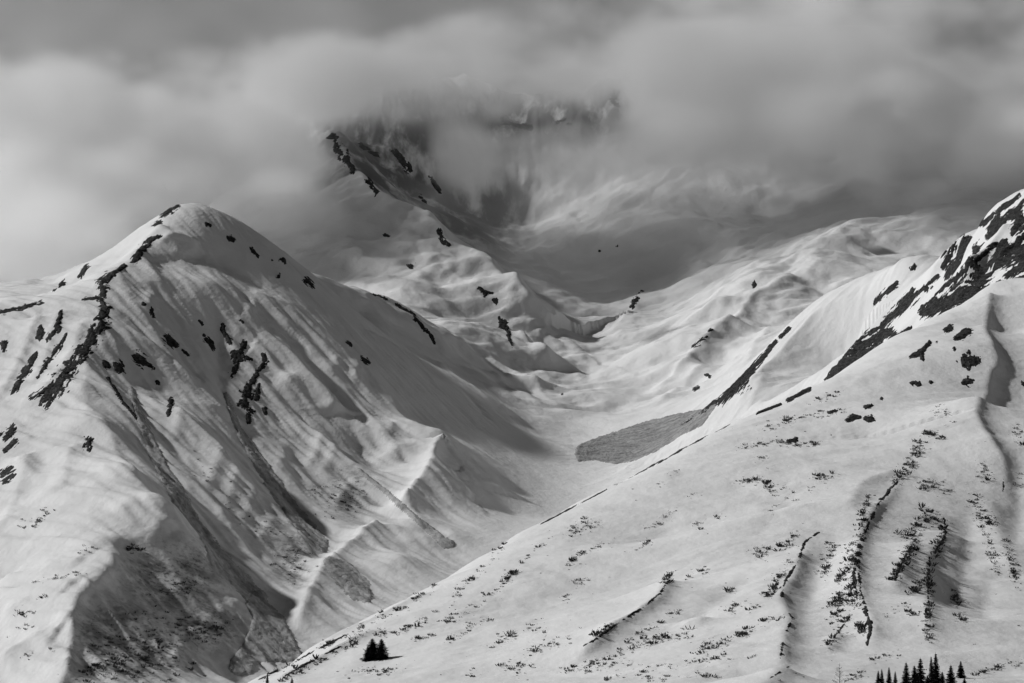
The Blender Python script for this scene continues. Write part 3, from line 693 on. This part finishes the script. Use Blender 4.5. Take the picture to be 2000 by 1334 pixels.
# shrubs: twigs of dwarf bushes poking out of the snow
def shrub_mesh(seed):
    rg = random.Random(seed); v, f = [], []
    n = rg.choice((7, 9, 12, 15, 19)); spread = rg.uniform(.4, 1.2); tall = rg.uniform(.8, 1.9); lean = rg.uniform(-.4, .4)
    for i in range(n):
        a = rg.random() * 6.28; r = rg.random() ** .6 * spread; L = tall * (.5 + .7 * rg.random())
        b = Vector((math.cos(a) * r, math.sin(a) * r * .8, -.25)); d = Vector((math.cos(a) * .6 + rg.uniform(-.4, .4) + lean, math.sin(a) * .6 + rg.uniform(-.4, .4), 1.0)).normalized()
        w = .07 + .12 * rg.random(); s = Vector((rg.uniform(-1, 1), rg.uniform(-1, 1), rg.uniform(-.3, .3))).normalized() * w
        k = len(v); m = b + d * L * .6
        v += [tuple(b), tuple(m + s * 1.6), tuple(b + d * L), tuple(m - s * 1.6), tuple(m + s.cross(d) * 1.5)]
        f += [(k, k + 1, k + 2, k + 3), (k, k + 1, k + 4), (k + 4, k + 2, k + 3)]
    me = bpy.data.meshes.new('shrub'); me.from_pydata(v, [], f); me.materials.append(twig); return me
SH = [shrub_mesh(100 + i) for i in range(16)]
ROWS = [ # line of photo pixels, scatter in pixels, count, size in metres, which row
 ([(505,1330),(560,1300),(640,1258),(720,1220),(800,1178),(850,1145)],4,60,1.2,0), ([(545,1332),(600,1300),(650,1275),(700,1252)],5,34,1.3,0), ([(700,1240),(780,1236),(850,1203),(885,1180)],5,34,1.2,0),
 ([(810,1250),(845,1240)],2,8,1.0,0), ([(885,1165),(930,1120),(990,1062)],5,26,1.1,0), ([(1004,1116),(980,1140),(960,1160),(945,1178)],3,22,1.3,0), ([(1000,1120),(1030,1085),(1065,1058)],5,16,1.1,0),
 ([(860,1215),(900,1200),(945,1178)],7,18,1.1,0), ([(870,1255),(920,1225),(960,1205)],8,22,1.2,0), ([(960,1270),(1000,1240),(1060,1220)],9,24,1.2,0),
 ([(1108,1048),(1130,1030),(1150,1012)],6,26,1.2,1), ([(1150,1032),(1172,1024)],4,10,1.2,1), ([(1105,1105),(1130,1085),(1165,1066),(1190,1062)],3,26,1.2,1), ([(1236,1080),(1255,1065),(1272,1060)],3,9,1.1,1),
 ([(1235,1042),(1275,1030),(1300,1010),(1325,990)],4,20,1.0,1), ([(1345,970),(1352,966)],4,5,1.1,1), ([(1282,950),(1310,932),(1330,922)],5,8,.9,1), ([(1435,945),(1455,940),(1480,938),(1505,938)],3,24,1.2,1), ([(1495,940),(1505,955),(1515,960)],5,16,1.4,1),
 ([(1528,955),(1532,953)],3,4,1.1,1), ([(1355,1025),(1370,1030)],5,8,1.0,1), ([(1400,1010),(1402,1014)],2,3,.9,1), ([(1472,1078),(1490,1090),(1498,1072)],7,22,1.2,1), ([(1520,1072),(1545,1055),(1552,1042)],6,28,1.2,1),
 ([(1520,985),(1505,1000),(1600,935)],8,14,1.0,1), ([(1590,930),(1640,935)],6,22,1.2,1), ([(1310,1115),(1306,1130),(1298,1145)],4,12,1.3,1), ([(1350,1130),(1400,1105)],5,10,1.0,1), ([(1420,1158),(1432,1152)],4,8,1.2,1),
 ([(1120,1140),(1150,1135)],6,10,1.1,1), ([(1095,1170),(1110,1165)],5,7,1.1,1),
 ([(1160,1245),(1180,1230),(1200,1218)],5,24,1.3,2), ([(1030,1280),(1060,1262),(1120,1250)],8,22,1.2,2), ([(1150,1300),(1230,1265),(1300,1245),(1360,1235)],7,60,1.1,2), ([(1230,1250),(1290,1215),(1330,1190)],6,24,1.1,2),
 ([(1360,1275),(1400,1262),(1450,1240)],7,26,1.2,2), ([(1430,1250),(1450,1235),(1470,1225)],5,14,1.3,2), ([(1100,1310),(1180,1300),(1230,1295)],5,26,1.0,2), ([(1250,1310),(1340,1295),(1420,1285),(1500,1280)],5,26,.9,2), ([(1400,1195),(1450,1185),(1500,1190)],9,16,1.1,2),
 ([(1480,1215),(1530,1205)],5,14,1.0,2), ([(1495,1165),(1510,1150),(1520,1125),(1550,1090)],5,34,1.4,2), ([(900,1310),(960,1300),(1040,1310)],10,18,1.0,2), ([(1180,1325),(1300,1322),(1420,1318)],6,24,.9,2), ([(650,1320),(740,1310),(800,1300)],9,18,.9,2), ([(735,1310),(760,1316)],7,10,1.0,2),
 ([(1700,975),(1690,990),(1678,1008)],4,20,1.3,3), ([(1745,945),(1765,925),(1785,895),(1800,870)],9,60,1.5,3), ([(1805,845),(1818,850),(1840,855)],4,22,1.5,3), ([(1820,800),(1850,808),(1860,830)],9,16,1.0,3),
 ([(1690,1010),(1672,1060),(1655,1110),(1640,1140)],9,80,1.4,3), ([(1660,1130),(1668,1160),(1672,1185)],8,40,1.4,3), ([(1630,1060),(1618,1090),(1610,1120)],8,30,1.3,3), ([(1620,1180),(1640,1165),(1660,1180)],10,44,1.3,3), ([(1660,1200),(1640,1230),(1615,1262)],3,24,1.2,3), ([(1680,1220),(1685,1235)],4,14,1.4,3),
 ([(1800,950),(1840,945),(1845,960)],10,36,1.3,3), ([(1800,985),(1806,1005),(1830,1015),(1845,1040)],7,44,1.5,3), ([(1840,1040),(1830,1075),(1815,1100),(1815,1130)],6,44,1.5,3), ([(1815,1130),(1818,1170),(1812,1210),(1815,1255)],5,50,1.4,3), ([(1748,1045),(1780,1050),(1800,1020)],10,40,1.3,3), ([(1790,1060),(1765,1095),(1748,1130)],8,56,1.5,3), ([(1800,1130),(1780,1160)],5,20,1.3,3),
 ([(1920,910),(1925,945)],7,20,1.2,3), ([(1900,970),(1915,1000),(1940,1030)],12,56,1.2,3), ([(1960,1055),(1975,1090),(1988,1140)],8,44,1.2,3), ([(1935,1060),(1950,1120)],9,24,1.1,3), ([(1860,1150),(1875,1190),(1885,1225)],6,34,1.1,3), ([(1740,1190),(1790,1200)],8,12,1.0,3),
 ([(1645,1175),(1620,1225)],10,20,1.1,3), ([(1985,830),(1998,870)],7,14,1.1,3), ([(1990,930),(2000,960)],6,10,1.1,3),
 ([(1900,1320),(1940,1305),(2000,1295)],4,30,.9,4), ([(1690,1290),(1760,1275)],6,12,.8,4), ([(1655,1330),(1680,1318)],5,12,.9,4),
 ([(1570,790),(1620,775),(1640,770)],5,12,1.2,5), ([(1500,835),(1540,820),(1580,810)],4,20,1.3,5), ([(1590,815),(1650,800)],5,14,1.2,5), ([(1430,880),(1480,868),(1520,865)],4,18,1.2,5), ([(1520,864),(1560,868),(1605,868)],4,24,1.4,5), ([(1490,900),(1480,890)],4,6,1.1,5),
]
ROW_TEXT = '''the long row along the lowest left crest of the hillside|the second row just below the lower left crest|the row right of and above the spruce pair|the short dash of twigs right of the spruce pair|the string climbing the crest line above the spruce pair|the dark diagonal chain below the middle of the crest|the pairs close under the middle of the crest|the loose row right of the dark diagonal chain's foot|the sparse patch right of the spruce pair|the scattered band below the dark diagonal chain|the tight cluster beside the crest, left on the open slope|the pair of tufts on a small hump near the crest|the curved string on the smooth bulge below the crest cluster|the short string on the lip of the smooth bulge|the slanting string in the middle of the open slope|the lone tufts high in the middle of the slope|the three small tufts close under the crest line|the dark level row in the upper middle of the slope|the thick end of the level upper row|the single tufts right of the level upper row|the few tufts below the slanting string|the lone twig in the blank middle of the slope|the loose patch left of the curved gully's head|the thick patch at the head of the curved gully|the loose string above the curved gully|the row under the shoulder left of the long rib|the upright stack at the top of the small gully|the sparse twigs on the slope right of the small gully|the small dark tuft pair in the lower middle|the two tufts on the smooth slope left of the small gully|the left tufts in the lower smooth slope|the thick growth on the bank of the small gully|the low patch left of the small gully's end|the long band climbing right across the lower slope|the loose line beside the small gully|the string of tufts in the lower middle right|the dark tuft trio right of the lower band|the broken line near the bottom edge at the middle|the faint line near the bottom edge right of the middle|the loose tufts above the lower band|the short line left of the curved gully's foot|the dark clumps on the left bank of the curved gully|the sparse twigs at the bottom edge left of the middle|the last faint line at the bottom edge|the sparse twigs at the bottom edge near the spruce pair|the tufts right below the spruce pair|the dotted line on the bright side of the long rib|the thick growth on the upper part of the long rib|the dark knot at the very top of the long rib|the loose tufts above the top of the long rib|the dense strip on the left bank of the main gully|the dense strip in the bend of the main gully|the thin strip left of the main gully|the wide patch left of the main gully's foot|the slanting dark line below the main gully|the dark knot beside the foot of the main gully|the loose patch at the head of the right hand rib|the thick bend at the top of the right hand rib|the chain along the middle of the right hand rib|the long chain hanging down below the right hand rib|the patch between the main gully and the right hand rib|the dark slanting strip between the two ribs|the short slanting strip below the dark one between the ribs|the tufts under the wind lip at the far right|the open speckled patch at the far right|the chain running down at the right edge|the thin string left of the right edge chain|the short chain on the grey slope right of the hanging chain|the few twigs right of the main gully's foot|the loose twigs beside the slanting line|the tufts beside the wind lip at the right edge|the twigs at the right edge above the speckled patch|the row on the bank right of the spruces|the twigs on the bank above the spruce row|the tufts beside the leafless tree|the thin string at the top of the shoulder|the dark string along the upper shoulder|the tufts in the middle of the shoulder|the left string below the shoulder|the dark string below the shoulder|the pair under the left shoulder string'''.split('|')
spots = []
for row, (line, sc, n, sz, g) in enumerate(ROWS):
    L = np.array(line, float); seg = np.hypot(*(L[1:] - L[:-1]).T); cum = np.concatenate([[0], np.cumsum(seg)])
    for i in range(n):
        t = random.random() * cum[-1]
        u = np.interp(t, cum, L[:, 0]) + random.gauss(0, sc * .7); v = np.interp(t, cum, L[:, 1]) + random.gauss(0, sc * .7)
        spots.append((u, v, sz * (.45 + 1.2 * random.random() ** 2.0), row))
for u, v, r, row in list(spots):                 # small twigs round every bush
    for k in range(2):
        spots.append((u + random.gauss(0, 7), v + random.gauss(0, 4), r * random.uniform(.25, .5), -1))
for i in range(160):
    u = random.uniform(700, 2000); v = random.uniform(830, 1330)
    spots.append((u, v, .45 * (.5 + random.random()), -1))
pl = []
for u, v, r, g in spots:
    x, y = H.hit(u, v)
    uu, vv = project(x, y, float(H.sample(x, y)))
    if abs(vv - v) > 4 or v > 1345: continue
    pl.append((r / y, x, y, float(H.sample(x, y)), r, g))
pl.sort(reverse=True)
def rest_mesh(name, items, parent_label):
    V_, F_ = [], []; k = 0
    for it in items:
        me = SH[random.randrange(16)]; a = random.random() * 6.28; c, s = math.cos(a), math.sin(a)
        _, x, y, z, r, g = it
        co = np.empty(len(me.vertices) * 3); me.vertices.foreach_get('co', co); co = co.reshape(-1, 3) * r
        V_ += [(x + c * p[0] - s * p[1], y + s * p[0] + c * p[1], z + p[2] * .9) for p in co]
        F_ += [tuple(k + i for i in f.vertices) for f in me.polygons]; k += len(co)
    o = mesh_obj(name, V_, F_, twig); o['kind'] = 'stuff'; o['label'] = parent_label; o['category'] = 'shrubs'
near = [it for it in pl if it[5] >= 0][:300]; taken = set(map(id, near))
by_row = {}
for it in near: by_row.setdefault(it[5], []).append(it)
for row, items in by_row.items():
    big = max(items, key=lambda t: t[0])
    lft = min(items, key=lambda t: t[1] / t[2]); rgt = max(items, key=lambda t: t[1] / t[2])
    for it in items:
        _, x, y, z, r, g = it
        o = bpy.data.objects.new('shrub', SH[random.randrange(16)]); COL.objects.link(o)
        o.location = (x, y, z); o.rotation_euler = (0, 0, random.random() * 6.28); o.scale = (r, r, r * .9)
        w = 'biggest dark shrub in ' if it is big else 'leftmost dark shrub in ' if it is lft else 'rightmost dark shrub in ' if it is rgt else 'dark twiggy shrub in '
        o['label'] = w + ROW_TEXT[row]; o['category'] = 'shrub'; o['group'] = 'shrubs in ' + ROW_TEXT[row]
rest_mesh('shrub_scatter', [it for it in pl if id(it) not in taken], 'countless tiny dark shrubs dotted over the near hillside')
# tufts on the lower slopes of the left mountain
tp = []
for line, sc, n, r in [([(92,1000),(80,1015),(70,1030)],5,20,2.2),([(160,1080),(200,1064)],5,14,1.8),([(60,1140),(110,1130),(165,1118)],4,26,1.8),([(70,1168),(92,1164)],3,12,2.0),([(35,1195),(72,1200)],6,14,2.4),([(25,1238),(60,1225)],8,10,1.8),
                       ([(40,1285),(100,1265)],8,14,1.6),([(250,1075),(270,1070)],6,16,3.0),([(330,1150),(380,1140)],18,30,2.2),([(230,1270),(330,1300)],35,120,2.6),([(380,1240),(440,1230)],14,60,2.4),([(180,1300),(240,1325)],30,70,2.6),
                       ([(300,1200),(350,1260)],30,50,2.2),([(660,950),(700,985)],22,50,2.0),([(620,950),(640,1010)],10,24,1.8),([(560,1080),(590,1130)],18,40,2.0),([(450,960),(480,1010)],14,16,1.6),([(500,1010),(540,1050)],12,14,1.6),([(380,880),(420,950)],14,12,1.5),([(60,1015),(30,1030)],10,8,1.8)]:
    L = np.array(line, float)
    for i in range(n):
        t = random.random() * (len(L) - 1); k = min(int(t), len(L) - 2); p = L[k] + (t - k) * (L[k + 1] - L[k])
        x, y = M.hit(p[0] + random.gauss(0, sc), p[1] + random.gauss(0, sc * .7), hi=4600)
        tp.append((0, x, y, float(M.sample(x, y)), r * (.4 + random.random()), 0))
rest_mesh('grass_tufts', tp, 'dark tufts and shrubs speckling the lower left mountain slopes')
# ------------------------------------------------------------------ clouds: a real density grid hung round the far peaks
def interp_mat(n, m):
    """cubic (Catmull-Rom) resampling matrix from m lattice values to n samples"""
    x = np.linspace(1, m - 3 - 1e-6, n); i = x.astype(int); t = x - i
    A = np.zeros((n, m), np.float32); r = np.arange(n)
    A[r, i - 1] = -.5 * t + t * t - .5 * t ** 3; A[r, i] = 1 - 2.5 * t * t + 1.5 * t ** 3
    A[r, i + 1] = .5 * t + 2 * t * t - 1.5 * t ** 3; A[r, i + 2] = -.5 * t * t + .5 * t ** 3
    return A
def noise3(shape, size, cell, seed, octs=4, gain=.5):
    rg = np.random.default_rng(seed); out = np.zeros(shape, np.float32); a = 1; tot = 0
    for o in range(octs):
        m = [max(5, int(s / (c / 2 ** o)) + 4) for s, c in zip(size, cell)]
        g = rg.normal(size=m).astype(np.float32)
        g = np.tensordot(interp_mat(shape[0], m[0]), g, (1, 0))
        g = np.moveaxis(np.tensordot(interp_mat(shape[1], m[1]), g, (1, 1)), 0, 1)
        g = np.moveaxis(np.tensordot(interp_mat(shape[2], m[2]), g, (1, 2)), 0, 2)
        out += a * g; tot += a * a; a *= gain
    return out / math.sqrt(tot)

def cloud_object(name, lo, hi, n, dens, mat):
    """mesh vertices carry the density of every voxel; a Volume Cube reads them into a fog grid"""
    me = bpy.data.meshes.new(name)
    me.vertices.add(dens.size)
    a = me.attributes.new('dens', 'FLOAT', 'POINT'); a.data.foreach_set('value', dens.astype(np.float32).ravel())
    o = bpy.data.objects.new(name, me); COL.objects.link(o)
    ng = bpy.data.node_groups.new(name, 'GeometryNodeTree')
    ng.interface.new_socket('Geometry', in_out='INPUT', socket_type='NodeSocketGeometry')
    ng.interface.new_socket('Geometry', in_out='OUTPUT', socket_type='NodeSocketGeometry')
    N, L = ng.nodes, ng.links
    gi, go = N.new('NodeGroupInput'), N.new('NodeGroupOutput')
    vc = N.new('GeometryNodeVolumeCube')
    vc.inputs['Min'].default_value = lo; vc.inputs['Max'].default_value = hi
    for k, s in zip('XYZ', n): vc.inputs['Resolution ' + k].default_value = s
    pos = N.new('GeometryNodeInputPosition')
    sub = N.new('ShaderNodeVectorMath'); sub.operation = 'SUBTRACT'; sub.inputs[1].default_value = lo
    L.new(pos.outputs[0], sub.inputs[0])
    mul = N.new('ShaderNodeVectorMath'); mul.operation = 'MULTIPLY'
    mul.inputs[1].default_value = [(s - 1) / (h - l) for s, l, h in zip(n, lo, hi)]
    L.new(sub.outputs[0], mul.inputs[0])
    rnd = N.new('ShaderNodeVectorMath'); rnd.operation = 'ADD'; rnd.inputs[1].default_value = (.5, .5, .5)
    L.new(mul.outputs[0], rnd.inputs[0])
    fl = N.new('ShaderNodeVectorMath'); fl.operation = 'FLOOR'; L.new(rnd.outputs[0], fl.inputs[0])
    dot = N.new('ShaderNodeVectorMath'); dot.operation = 'DOT_PRODUCT'
    dot.inputs[1].default_value = (n[1] * n[2], n[2], 1)
    L.new(fl.outputs[0], dot.inputs[0])
    na = N.new('GeometryNodeInputNamedAttribute'); na.data_type = 'FLOAT'; na.inputs['Name'].default_value = 'dens'
    si = N.new('GeometryNodeSampleIndex'); si.data_type = 'FLOAT'; si.domain = 'POINT'; si.clamp = True
    L.new(gi.outputs[0], si.inputs['Geometry']); L.new(na.outputs[0], si.inputs['Value']); L.new(dot.outputs['Value'], si.inputs['Index'])
    L.new(si.outputs[0], vc.inputs['Density'])
    sm = N.new('GeometryNodeSetMaterial'); sm.inputs['Material'].default_value = mat
    L.new(vc.outputs[0], sm.inputs[0]); L.new(sm.outputs[0], go.inputs[0])
    md = o.modifiers.new('fog', 'NODES'); md.node_group = ng
    me.materials.append(mat)
    return o

cm = bpy.data.materials.new('cloud'); cm.use_nodes = True
cn = cm.node_tree; cn.nodes.clear()
co_ = cn.nodes.new('ShaderNodeOutputMaterial'); pv = cn.nodes.new('ShaderNodeVolumePrincipled')
pv.inputs['Color'].default_value = (1, 1, 1, 1); pv.inputs['Density'].default_value = 0.001        # the grid holds thousandths per metre; pv.inputs['Anisotropy'].default_value = 0.3
cn.links.new(pv.outputs[0], co_.inputs['Volume'])

c_lo, c_hi = (-2300., 5100., 650.), (2300., 8000., 2500.)
VOX = 20.0
c_n = tuple(int((h - l) / VOX) for l, h in zip(c_lo, c_hi))
gx = np.linspace(c_lo[0], c_hi[0], c_n[0])[:, None, None]; gy = np.linspace(c_lo[1], c_hi[1], c_n[1])[None, :, None]; gz = np.linspace(c_lo[2], c_hi[2], c_n[2])[None, None, :]
size = [h - l for l, h in zip(c_lo, c_hi)]
nz = noise3(c_n, size, (420, 420, 240), 5, 5, .7)
nb = np.abs(noise3(c_n, size, (300, 300, 200), 11, 3, .55))       # rounded billows
gx, gy, gz = (g.astype(np.float32) for g in (gx, gy, gz))
def puff(u, v, y, ru, rv, ry, k=1.0):
    x0, y0, z0 = P(u, v, y); s = y / FOC
    return (k * np.exp(-((gx - x0) / (ru * s)) ** 2)) * np.exp(-((gy - y0) / ry) ** 2) * np.exp(-((gz - z0) / (rv * s)) ** 2)
shape = np.zeros(c_n, np.float32)
for p in [(60,290,6700,300,120,400,1.4),(0,200,6900,200,90,300,.6),(20,400,6400,200,80,300,1.0),(380,330,6700,300,85,350,1.4),(60,450,6000,180,60,250,1.1),(120,520,5900,160,30,200,.9),(530,405,6350,140,65,200,1.9),(640,455,6300,90,40,150,.8),
          (490,155,7000,250,75,400,1.4),(700,150,7000,160,50,200,.5),(1130,110,7000,330,75,180,.7),(820,130,7050,220,50,160,.5),
          (925,310,7000,95,65,180,1.7),(1230,325,7000,210,65,120,1.3),(1550,295,6950,340,75,130,.9),(1900,320,6650,360,140,250,.8),
          (1400,180,7000,400,130,300,.9),(1650,200,7000,250,110,300,.9),(1900,160,6900,250,130,300,.8),(1700,40,7200,500,110,300,.8),(1500,190,6950,260,90,250,.8),(1780,210,6900,260,90,250,1.0),(2000,260,6700,200,110,300,.9),(1350,250,7000,200,80,200,.7),(1130,165,7150,130,45,160,1.2),(960,195,7150,70,35,150,.9)]:
    shape += puff(*p)
for p in [(680,300,7000,50,55,900,1.1),(780,330,7000,65,75,900,1.05),(900,430,6900,110,80,800,1.2),(1012,246,7100,55,24,800,1.3),(1105,235,7100,26,18,800,.9),(1205,205,7100,30,30,800,1.2),(1060,500,6700,120,90,900,1.0),
          (230,70,7000,380,75,900,1.3),(1350,455,6900,360,65,500,1.0)]:
    shape -= puff(*p)
dens = np.clip(.95 * shape + .66 * nz + .5 * (nb - .75) - .45, 0, 1.1) ** 1.25 * sstep(.04, .3, shape) * 0.0085
dens = dens + (sstep(1400, 1650, gz) * sstep(6500, 6900, gy) * (.55 + .5 * nb)).astype(np.float32) * 0.00045     # thin high veil
bz = np.minimum(np.minimum((gx - c_lo[0]) / 200, (c_hi[0] - gx) / 200), np.minimum(np.minimum((gy - c_lo[1]) / 150, (c_hi[1] - gy) / 150), np.minimum((gz - c_lo[2]) / 100, (c_hi[2] - gz) / 150)))
dens *= np.clip(bz, 0, 1)
dens *= 1000.0
dens[dens < .03] = 0
cl = cloud_object('cloud_bank', c_lo, c_hi, c_n, dens, cm)
cl['kind'] = 'stuff'; cl['label'] = 'soft grey and white clouds hanging round the far peaks'; cl['category'] = 'cloud'
scene.cycles.volume_bounces = 8
scene.cycles.volume_step_rate = 3.5
scene.cycles.max_bounces = 12
